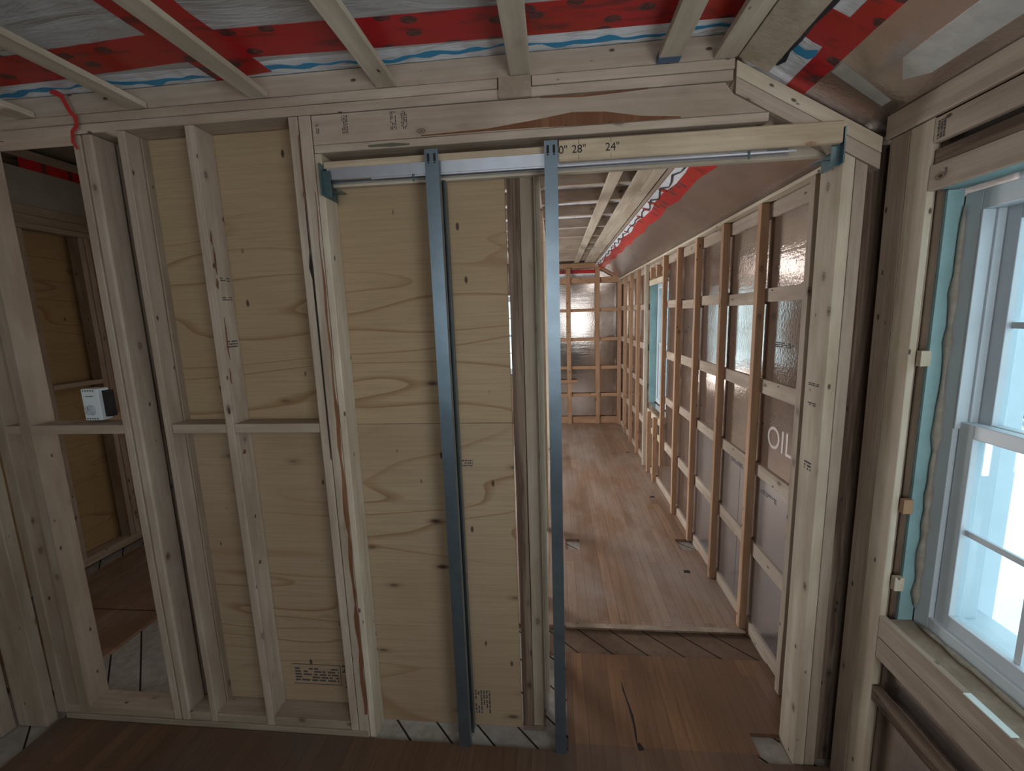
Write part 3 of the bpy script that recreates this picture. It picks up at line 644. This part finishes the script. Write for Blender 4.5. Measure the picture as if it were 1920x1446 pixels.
b1 = wframe('wall_strip', (1.000, 1.019), (-2.6, 1.331), (2.122, 2.184), SPRUCE, 'top strip above the window with black stamps at its end', ax='Y', bow=0)
stamp(b1, (.9998, 1.322, 2.128), (0, 0, 1), (0, -1, 0), (-1, 0, 0), .045, .026, 3, 55)
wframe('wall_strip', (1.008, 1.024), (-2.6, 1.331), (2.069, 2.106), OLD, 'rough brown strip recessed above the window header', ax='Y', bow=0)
b2 = wframe('window_header', (1.000, 1.019), (.443, 1.331), (2.003, 2.067), SPRUCE, 'header strip directly above the window with a bright lower edge', ax='Y', bow=0)
stamp(b2, (.9998, 1.285, 2.03), (0, 0, 1), (0, -1, 0), (-1, 0, 0), .018, .008, 2, 56)
wframe('sill_board', (1.000, 1.019), (-.3, 1.332), (.676, .748), SPRUCE, 'upper sill board under the window with a bright top edge', ax='Y', bow=0)
wframe('sill_board', (1.000, 1.019), (-.3, 1.332), (.604, .672), SPRUCE, 'lower sill board just beneath the bright-edged one', ax='Y', bow=0)
lw = wframe('wall_strip', (1.000, 1.022), (-.3, 1.332), (.452, .503), OLD, 'wavy rough strip low on the window wall below both sill boards', ax='Y', bow=0, jit=.004)
wframe('wall_strip', (1.000, 1.019), (-.3, 1.332), (.02, .09), SPRUCE_D, 'lowest strip along the floor of the window wall', ax='Y', bow=0)
# opening lining
tag(box('window_liner', (1.047, 1.088), (1.326, 1.334), (.737, 2.003), TEAL), 'teal membrane lining the jamb of the near window', 'membrane', 'teal liners of the near window')
tag(box('window_liner', (1.022, 1.088), (.45, 1.325), (2.0045, 2.0095), TEAL), 'teal membrane lining the head of the near window', 'membrane', 'teal liners of the near window')
tag(box('window_liner', (1.022, 1.088), (.45, 1.325), (.7365, .742), SPRUCE_D), 'dusty rough sill shelf between sill board and near window', 'sill')
def foam(name, p0, p1, r, label, seed):
    rnd = random.Random(seed); bm = bmesh.new(); p0 = Vector(p0); p1 = Vector(p1); n = 26; R = []
    d = (p1-p0).normalized(); a = d.orthogonal().normalized(); b_ = d.cross(a)
    for i in range(n+1):
        c = p0.lerp(p1, i/n); rr = r*(.45+.9*rnd.random()) if 0 < i < n else r*.2
        R.append([bm.verts.new(c+(a*math.cos(q*PI/3.5)+b_*math.sin(q*PI/3.5))*rr*rnd.uniform(.7, 1.2)) for q in range(7)])
    for i in range(n):
        for q in range(7): bm.faces.new((R[i][q], R[i][(q+1) % 7], R[i+1][(q+1) % 7], R[i+1][q]))
    bm.faces.new(R[0][::-1]); bm.faces.new(R[-1]); bmesh.ops.recalc_face_normals(bm, faces=bm.faces)
    for fc in bm.faces: fc.smooth = True
    me = bpy.data.meshes.new('foam'); bm.to_mesh(me); bm.free(); return tag(link(name, me, FOAM), label, 'foam')
foam('spray_foam', (1.085, 1.318, .79), (1.085, 1.318, 1.96), .010, 'lumpy beige foam bead up the side of the near window', 3)
foam('spray_foam', (1.082, 1.30, .752), (1.082, .5, .750), .008, 'lumpy beige foam bead along the sill of the near window', 5)
for y, z, t in ((1.336, 1.555, 'upper pale wood wedge tucked beside the near window stud'), (1.336, 1.115, 'brown wood wedge tucked beside the near window stud'), (1.336, .865, 'lowest pale wood wedge near the sill corner')):
    tag(box('wood_wedge', (1.0195, 1.046), (1.316, 1.333), (z-.022, z+.022), SPRUCE_W if z != 1.115 else FIR, bev=.002), t, 'wedge', 'wedges beside the near window')
tag(box('white_shim', (.994, 1.012), (.93, 1.045), (.7485, .7525), SHIM, bev=.001), 'thin white shim lying on the sill board', 'shim')
st(boxes('trim_1', [((1.221, 1.33), (1.345, 1.47), (.6, 2.12)), ((1.221, 1.33), (.28, .435), (.6, 2.12)), ((1.221, 1.33), (.28, 1.47), (2.0, 2.12)), ((1.221, 1.36), (.28, 1.47), (.6, .72))], TRIMW))
st(boxes('trim_2', [((1.221, 1.30), (4.82, 4.92), (.6, 2.12)), ((1.221, 1.30), (3.94, 4.05), (.6, 2.12))], TRIMW))
tag(box('foil_tag', (1.036, 1.044), (1.02, 1.045), (.36, .41), SHIM, bev=.001), 'small white tag stuck low on the foil under the near window', 'tag')

# ================================================================== HALL
VX = (.968, 1.006)
vy = [2.225, 2.68, 3.15, 3.60]
for i, y in enumerate([1.80]+vy):
    wood('framing_upright', VX, (y, y+.038), (.001, 2.188), FIR if i else SPRUCE, 'slim upright framing strip on the hall foil wall, %s from the doorway' % ORD[i], 'strip', 'uprights on the hall foil wall', ax='Z', bow=.003)
wood('framing_upright', VX, (4.045, 4.083), (.262, 2.188), FIR, 'short-bottomed upright hanging beside the hall window above the floor', 'strip', 'uprights on the hall foil wall', ax='Z')
for y, l in ((4.825, 'pale upright on the far side of the hall window'), (5.27, 'upright just past the hall window'), (5.73, 'second upright past the hall window'), (6.20, 'third upright past the hall window'), (6.70, 'upright in the far corner of the hall')):
    wood('framing_upright', VX, (y, y+.038), (.001, 2.188), STRAP if y < 4.9 else FIR, l+', foil wall', 'strip', 'uprights on the hall foil wall', ax='Z')
for y, l in ((4.61, 'short cripple strip below the hall window, toward the far wall'), (4.33, 'short cripple strip below the hall window, toward the doorway')):
    wood('cripple_strip', VX, (y, y+.038), (.001, .665), FIR, l, 'strip', 'cripples under the hall window', ax='Z')
for y, l in ((4.55, 'stub strip above the hall window, toward the far wall'), (4.30, 'stub strip above the hall window, toward the doorway')):
    wood('cripple_strip', VX, (y, y+.038), (2.035, 2.14), FIR, l, 'strip', 'cripples over the hall window', ax='Z')
# rows of horizontal strips behind the uprights, one piece per bay
GX = (1.0075, 1.0225)
bays = [(1.62, 1.79), (1.84, 2.22), (2.265, 2.675), (2.72, 3.145), (3.19, 3.595), (3.64, 4.04)]
bays2 = [(4.865, 5.265), (5.31, 5.725), (5.77, 6.195), (6.24, 6.715)]
rows = [(.435, .512, 'lowest'), (.875, .938, 'second'), (1.292, 1.362, 'third'), (1.732, 1.795, 'top')]
bn = ['hall bay at the doorway', 'bay before the second upright', 'bay before the third upright', 'bay before the fourth upright', 'bay before the fifth upright', 'bay next to the hall window']
bn2 = ['bay just past the hall window', 'second bay past the hall window', 'third bay past the hall window', 'corner bay of the hall']
for (ya, yb), b_ in zip(bays+bays2, bn+bn2):
    for za, zb, rn in rows:
        dz = random.uniform(-.008, .008)
        wood('cross_strip', GX, (ya-.015, yb+.015), (za+dz, zb+dz), SPRUCE, '%s horizontal cross strip on the foil, %s' % (rn, b_), 'strip', 'cross strips on the hall foil wall', ax='Y', bow=.001)
for (ya, yb), za, zb, l in (((4.10, 4.8), .435, .50, 'cross strip low under the hall window'), ((4.09, 4.81), .60, .665, 'board just under the hall window sill'), ((4.09, 4.81), 2.035-.06, 2.03, 'bright head board over the hall window')):
    wood('cross_strip', (1.0075, 1.017), (ya, yb), (za, zb), SPRUCE_W, l, 'strip', 'cross strips on the hall foil wall', ax='Y')
tag(box('window_liner', (1.017, 1.088), (4.792, 4.799), (.735, 1.998), TEAL), 'teal membrane lining the jamb of the hall window', 'membrane')
wood('hall_top_plate', (.966, 1.03), (1.615, 6.80), (2.1895, 2.2065), SPRUCE_W, 'long pale plate along the top of the hall foil wall', 'plate', ax='Y', bow=0)
wood('hall_top_strip', (1.0075, 1.0225), (1.615, 6.80), (2.118, 2.184), SPRUCE, 'upper cross board under the pale plate of the hall foil wall', 'board', ax='Y', bow=0)
wood('hall_bottom_plate', (1.0065, 1.0225), (1.615, 6.80), (-.017, .058), SPRUCE, 'long bottom plate along the foot of the hall foil wall', 'plate', ax='Y', bow=0)
for (ya, yb), t_ in (((1.63, 2.42), 'at the doorway'), ((2.425, 3.30), 'past the second upright')):
    tag(box('foam_board', (1.0168, 1.0178), (ya, yb), (.0, .89), FOILL), 'dull silver faced board low on the hall foil wall, '+t_, 'insulation board', 'silver boards low in the hall')
wr = [o for o in COL.objects if o.name.startswith('wall_right_hall')][0]
text('foil_lettering', 'OIL', (1.0174, 2.03, 1.10), .15, FACEX, FINKL, wr, .0003)
for y, z in ((2.03, 1.53), (2.08, .80), (2.45, .84)):
    stamp(wr, (1.0166, y+.1, z), (0, -1, 0), (0, 0, 1), (-1, 0, 0), .16, .025, 3, int(z*100), 'foil_print')
# roof slope of the hall: tape, white patch, sealant squiggle
zh = lambda x: 2.205+.57*(1.01-x)
def onH(x, y, off=.0008): return Vector((x, y, zh(x)))+nS*off
def hpatch(name, pts, mat, off, label, cat):
    bm = bmesh.new(); top = [bm.verts.new(onH(x, y, off)) for x, y in pts]; bot = [bm.verts.new(onH(x, y, off-.0004)) for x, y in pts]; n = len(pts)
    bm.faces.new(top); bm.faces.new(bot[::-1])
    for i in range(n): bm.faces.new((top[i], top[(i+1) % n], bot[(i+1) % n], bot[i]))
    bmesh.ops.recalc_face_normals(bm, faces=bm.faces); me = bpy.data.meshes.new(name); bm.to_mesh(me); bm.free(); return tag(link(name, me, mat), label, cat)
hpatch('sheet_patch', [(.625, 1.61), (.70, 1.61), (.70, 6.8), (.625, 6.8)], POLYW, .0008, 'white sheet strip beside the hall red tape', 'plastic sheet')
hp = [(.672, 1.61+i*.4+.0) for i in range(13)]+[(.672, 6.8)]
red = [(.668+.012*math.sin(i*1.7), 1.61+i*5.19/26) for i in range(27)]; red2 = [(.742+.010*math.sin(i*2.3+1), 1.61+i*5.19/26) for i in range(27)]
hpatch('sheathing_tape', red+red2[::-1], TAPE, .0018, 'long wrinkled red tape along the fold of the hall ceiling', 'tape')
pts = [onH(.650+.011*math.sin(i*1.9)+.007*math.sin(i*4.1), 2.0+i*.085, .003) for i in range(56)]
tag(ribbon('sealant_bead', pts, [.009+.004*math.sin(i*2.2) for i in range(56)], nS, .003, SEAL), 'black zigzag sealant bead on the hall ceiling fold', 'sealant')
for i, y in enumerate((2.75, 3.05, 3.22, 3.45, 3.78, 4.05, 4.45, 4.85)):
    tag(ribbon('tape_scrap', [onH(.632, y+.04, .0045), onH(.668, y, .0045)], .028 if i < 3 else .018, nS, .0012, TAPE), 'small red tape scrap crossing the black bead, %s from the doorway' % ORD[i], 'tape', 'red tape scraps on the hall fold')
# hall ceiling straps and battens
for a, b_, l in ((-.60, -.53, 'hall ceiling strap farthest from the foil wall'), (-.14, -.075, 'hall ceiling strap above the hall stud wall'), (.318, .388, 'single flat hall ceiling strap alone between battens'), (.474, .547, 'inner of two paired hall ceiling straps'), (.550, .620, 'outer of two paired hall ceiling straps beside the fold')):
    wood('ceiling_strap', (a, b_), (1.605, 6.80), (2.462, 2.480), STRAP, l, 'strap', 'ceiling straps of the hall', ax='Y', bow=.001)
for i, y in enumerate((1.95, 2.35, 2.82, 3.22, 3.66, 4.14, 4.62, 5.06, 5.50, 5.95, 6.35, 6.66)):
    wood('ceiling_batten', (-1.85, .60), (y, y+.038), (2.481, 2.5595), SPRUCE, 'cross batten under the white hall ceiling sheet, %s from the doorway' % ORD[i], 'strap', 'cross battens of the hall ceiling', ax='X', bow=.001)
for y, wd_, l in ((3.04, .085, 'red tape stripe across the hall ceiling beside the third batten'), (3.42, .04, 'thin red tape stripe deeper across the hall ceiling')):
    tag(ribbon('sheathing_tape', [(-1.8, y, 2.5585), (.60, y, 2.5585)], wd_, (0, 0, -1), .001, TAPE), l, 'tape')
# far wall grid
FY = (6.775, 6.815)
def fw(x, z, l, mat=FIR, ax=None, y=FY, nm='grid_strip'): return wood(nm, x, y, z, mat, l, 'strip', 'framing grid on the far hall wall', ax=ax)
for x, l in ((.195, 'upright on the far wall beside the stacked offcuts'), (.628, 'middle upright on the far wall'), (.955, 'corner upright on the far wall'), (-.30, 'upright on the far wall beside the bright end window'), (-1.45, 'upright beyond the bright end window'), (-2.2, 'upright deep in the side room end wall')):
    fw((x, x+.065), (.001, 2.384 if x < .9 else 2.158), l, ax='Z', y=(6.755, 6.775))
for z, l in ((.455, 'lowest cross rail'), (.885, 'second cross rail'), (1.32, 'third cross rail'), (1.762, 'fourth cross rail')):
    fw((-.25, .99), (z-.024, z+.024), l+' on the far hall wall', ax='X', y=(6.776, 6.8))
fw((-.3, .99), (2.16, 2.245), 'dark wide rail near the top of the far hall wall', ax='X', y=(6.776, 6.8))
fw((-.3, .64), (2.385, 2.455), 'top rail of the far hall wall under the ceiling', ax='X', y=(6.776, 6.8))
fw((-.3, 1.0), (.002, .108), 'thick bottom plate of the far hall wall', ax='X', y=(6.776, 6.80))
tag(prism('rafter_plate', [(.64, 2.440), (.995, 2.238), (.995, 2.19), (.64, 2.392)], 6.75, 6.80, FIR, ang=PI/2+SA), 'sloped corner plate at the top of the far hall wall', 'plate')
fw((.0, .35), (.655, .70), 'short offcut nailed across the far wall upright', ax='X', y=(6.735, 6.754), nm='offcut')
tag(ribbon('sheathing_tape', [(-.3, 6.825, 2.335), (.2, 6.825, 2.34), (.63, 6.825, 2.335)], .055, (0, -1, 0), .001, TAPE), 'red tape across the top of the far hall wall', 'tape')
tag(ribbon('sheet_patch', [(-.3, 6.827, 2.28), (.63, 6.827, 2.28)], .065, (0, -1, 0), .0008, POLYW), 'white sheet hem under the red tape of the far wall', 'plastic sheet')
# open stud wall between hall and side room
for y, l in ((2.02, 'second'), (2.42, 'third'), (3.3, 'fourth'), (5.0, 'fifth')):
    wood('hall_stud', (-.155, -.066), (y, y+.038), (.001, 2.455), SPRUCE_W, 'open hall side stud, %s beyond the streaked post' % l, 'stud', 'studs between hall and side room', ax='Z')
wood('hall_stud', (-.155, -.064), (1.668, 1.706), (.001, 2.455), SPRUCE, 'open hall side stud touching the streaked post', 'stud', 'studs between hall and side room', ax='Z')
wood('diagonal_brace', (-.062, -.044), (1.70, 1.76), (.05, 2.4), SPRUCE_W, 'thin upright batten on the hall side stud wall', 'strip', ax='Z')
wood('blocking_board', (-.150, -.07), (1.708, 2.018), (.78, .82), SPRUCE, 'blocking board low in the hall side stud wall', 'board', ax='Y')
wood('sole_strip', (-.155, -.066), (1.67, 6.75), (-.018, .0008), SPRUCE, 'sole plate under the hall side studs', 'plate', ax='Y', bow=0)
wood('hall_header', (-.155, -.066), (1.67, 6.75), (2.4565, 2.4605), SPRUCE, 'thin top plate over the hall side studs', 'plate', ax='Y', bow=0)

# ================================================================== SIDE ROOM (seen through the thermostat opening)
SX = (-3.508, -3.42)
def sr(name, y, z, l, mat=SPRUCE_D, ax=None, x=SX, cat='board'): return wood(name, x, y, z, mat, l, cat, 'framing of the side room wall', ax=ax)
sr('side_room_stud', (2.974, 3.012), (.061, 2.374), 'warm toned stud to the thermostat side of the plywood niche', SPRUCE, 'Z', cat='stud')
sr('side_room_stud', (3.016, 3.054), (.061, 2.374), 'second stud doubled beside the plywood niche', SPRUCE, 'Z', cat='stud')
sr('side_room_stud', (2.60, 2.64), (.061, 2.374), 'stud on the dark side of the plywood niche', SPRUCE_D, 'Z', cat='stud')
sr('side_room_stud', (2.1, 2.14), (.061, 2.374), 'stud deep behind the dark stud of the partition', SPRUCE_D, 'Z', cat='stud')
sr('niche_shelf', (2.642, 2.972), (1.306, 1.338), 'thin block across the plywood niche like a shelf', SPRUCE, 'Y')
sr('side_room_plate', (1.7, 3.3), (.023, .060), 'upper layer of bottom plate in the side room', SPRUCE, 'Y', cat='plate')
sr('side_room_plate', (1.7, 3.3), (.000, .022), 'lower layer of bottom plate in the side room', SPRUCE, 'Y', cat='plate')
for z0, z1, l in ((2.376, 2.414, 'lowest'), (2.416, 2.468, 'middle'), (2.470, 2.530, 'upper')):
    sr('side_room_header', (1.7, 3.3), (z0, z1), '%s layer of the header over the plywood niche' % l, SPRUCE_D, 'Y')
tag(box('grey_board', (-3.46, -3.425), (1.7, 3.3), (2.532, 2.765), MEMBR, bev=.001), 'wide grey nail-pocked board above the niche header', 'board')
tag(ribbon('sheathing_tape', [(-3.43, 2.70, 2.80), (-3.43, 3.3, 2.80)], .07, (1, 0, 0), .001, TAPE), 'red tape strip above the grey board in the side room', 'tape')
sr('side_room_plate', (1.7, 3.3), (2.830, 2.888), 'high plate above the red tape in the side room', SPRUCE_D, 'Y', cat='plate')
# thermostat
th = empty('thermostat', (-1.83, 1.52, 1.42)); tag(th, 'white box thermostat with a round dial hanging beside the stud pair', 'thermostat')
box('housing', (-1.880, -1.806), (1.540, 1.585), (1.350, 1.478), PLASTIC, th, .004)
bm = bmesh.new(); bmesh.ops.create_cone(bm, cap_ends=True, segments=28, radius1=.021, radius2=.018, depth=.014); me = bpy.data.meshes.new('dial'); bm.to_mesh(me); bm.free()
boxes('dial_pointer', [((-1.8468, -1.8452), (1.5262, 1.5272), (1.394, 1.408))], INK, th)
link('dial', me, mat_plain('dial_plastic', (.40, .44, .47), .35), th, Matrix.Translation((-1.846, 1.534, 1.392)) @ Matrix.Rotation(PI/2, 4, 'X'))
stamp(th, (-1.862, 1.5398, 1.445), (1, 0, 0), (0, 0, 1), (0, -1, 0), .035, .006, 1, 61, 'nameplate')
boxes('vent_slots', [((-1.872+k*.011, -1.866+k*.011), (1.5392, 1.5399), (1.468, 1.473)) for k in range(5)]+[((-1.872+k*.011, -1.866+k*.011), (1.5392, 1.5399), (1.355, 1.36)) for k in range(5)], INK, th)
tag(box('black_block', (-1.8055, -1.788), (1.556, 1.588), (1.362, 1.468), DARK), 'plain black block close beside the thermostat', 'box')  # plain black block next to the thermostat housing

wood('mounting_block', (-1.875, -1.678), (1.5895, 1.62), (1.335, 1.372), FIR, 'small warm wood block carrying the thermostat box', 'block', ax='X')
# ================================================================== OUTSIDE
def terrain():
    bm = bmesh.new(); n = 26
    g = [[bm.verts.new((1.5+i*38/n, -12+j*44/n, -1.0+.06*math.sin(i*1.3)*math.cos(j*.9)+(.02*i if i > 8 else 0))) for j in range(n+1)] for i in range(n+1)]
    for i in range(n):
        for j in range(n): bm.faces.new((g[i][j], g[i+1][j], g[i+1][j+1], g[i][j+1]))
    for fc in bm.faces: fc.smooth = True
    me = bpy.data.meshes.new('snow'); bm.to_mesh(me); bm.free(); return me
gr = link('snowy_ground', terrain(), SNOW); gr['kind'] = 'structure'
st(boxes('snowy_ground_back', [((-16, 1.5), (-18, -2.8), (-1.1, -1.0)), ((-16, 1.5), (7.02, 22), (-1.1, -1.0)), ((-16, -3.8), (-2.8, 7.02), (-1.1, -1.0))], SNOW))
def tree(loc, h, r, seed, label):
    rnd = random.Random(seed); e = empty('snowy_conifer', loc); tag(e, label, 'tree', 'snowy trees outside the window')
    bm = bmesh.new(); bmesh.ops.create_cone(bm, cap_ends=True, segments=9, radius1=r*.09, radius2=r*.02, depth=h, matrix=Matrix.Translation((0, 0, h/2)))
    me = bpy.data.meshes.new('trunk'); bm.to_mesh(me); bm.free(); link('trunk', me, BARKT, e, Matrix.Translation(loc))
    for nm, mat, dz in (('foliage', NEEDLE, 0), ('snow_load', SNOW, .05)):
        bm = bmesh.new(); rn = random.Random(seed)
        for k in range(230):
            t = rn.random(); z = h*(.06+.9*t); L = r*(1-t)*rn.uniform(.6, 1.1)+.05; a = rn.uniform(0, 2*PI); wv = L*.30
            dr = L*.35
            d = Vector((math.cos(a), math.sin(a), 0)); s = Vector((-d.y, d.x, 0))
            p = [Vector((0, 0, z))+d*L*.12, Vector((0, 0, z-dr*.35))+d*L*.55+s*wv*.5, Vector((0, 0, z-dr))+d*L, Vector((0, 0, z-dr*.35))+d*L*.55-s*wv*.5]
            m = Vector((0, 0, z-dr*.15+.05*L))+d*L*.55; o3 = Vector((0, 0, dz))
            sc = 1 if dz == 0 else .78
            vs = [bm.verts.new((q-m)*sc+m+o3) for q in p]; mv = bm.verts.new(m+o3)
            for i in range(4): bm.faces.new((vs[i], vs[(i+1) % 4], mv))
            lo2 = bm.verts.new(m+o3-Vector((0, 0, .05*L)))
            for i in range(4): bm.faces.new((vs[(i+1) % 4], vs[i], lo2))
        me = bpy.data.meshes.new(nm); bm.to_mesh(me); bm.free(); link(nm, me, mat, e, Matrix.Translation(loc))
tree((8.6, 9.6, -1.0), 3.4, 1.5, 2, 'snow-laden conifer low in the near window pane')
tree((14.5, 15.2, -.8), 8, 2.6, 5, 'tall snowy conifer behind the snowfield in the upper pane')
tree((17, 9.0, -.7), 7, 2.4, 7, 'snowy conifer standing out to the side of the garden')
tree((15, 3.0, -.8), 7, 2.4, 8, 'snowy conifer straight out from the near window')
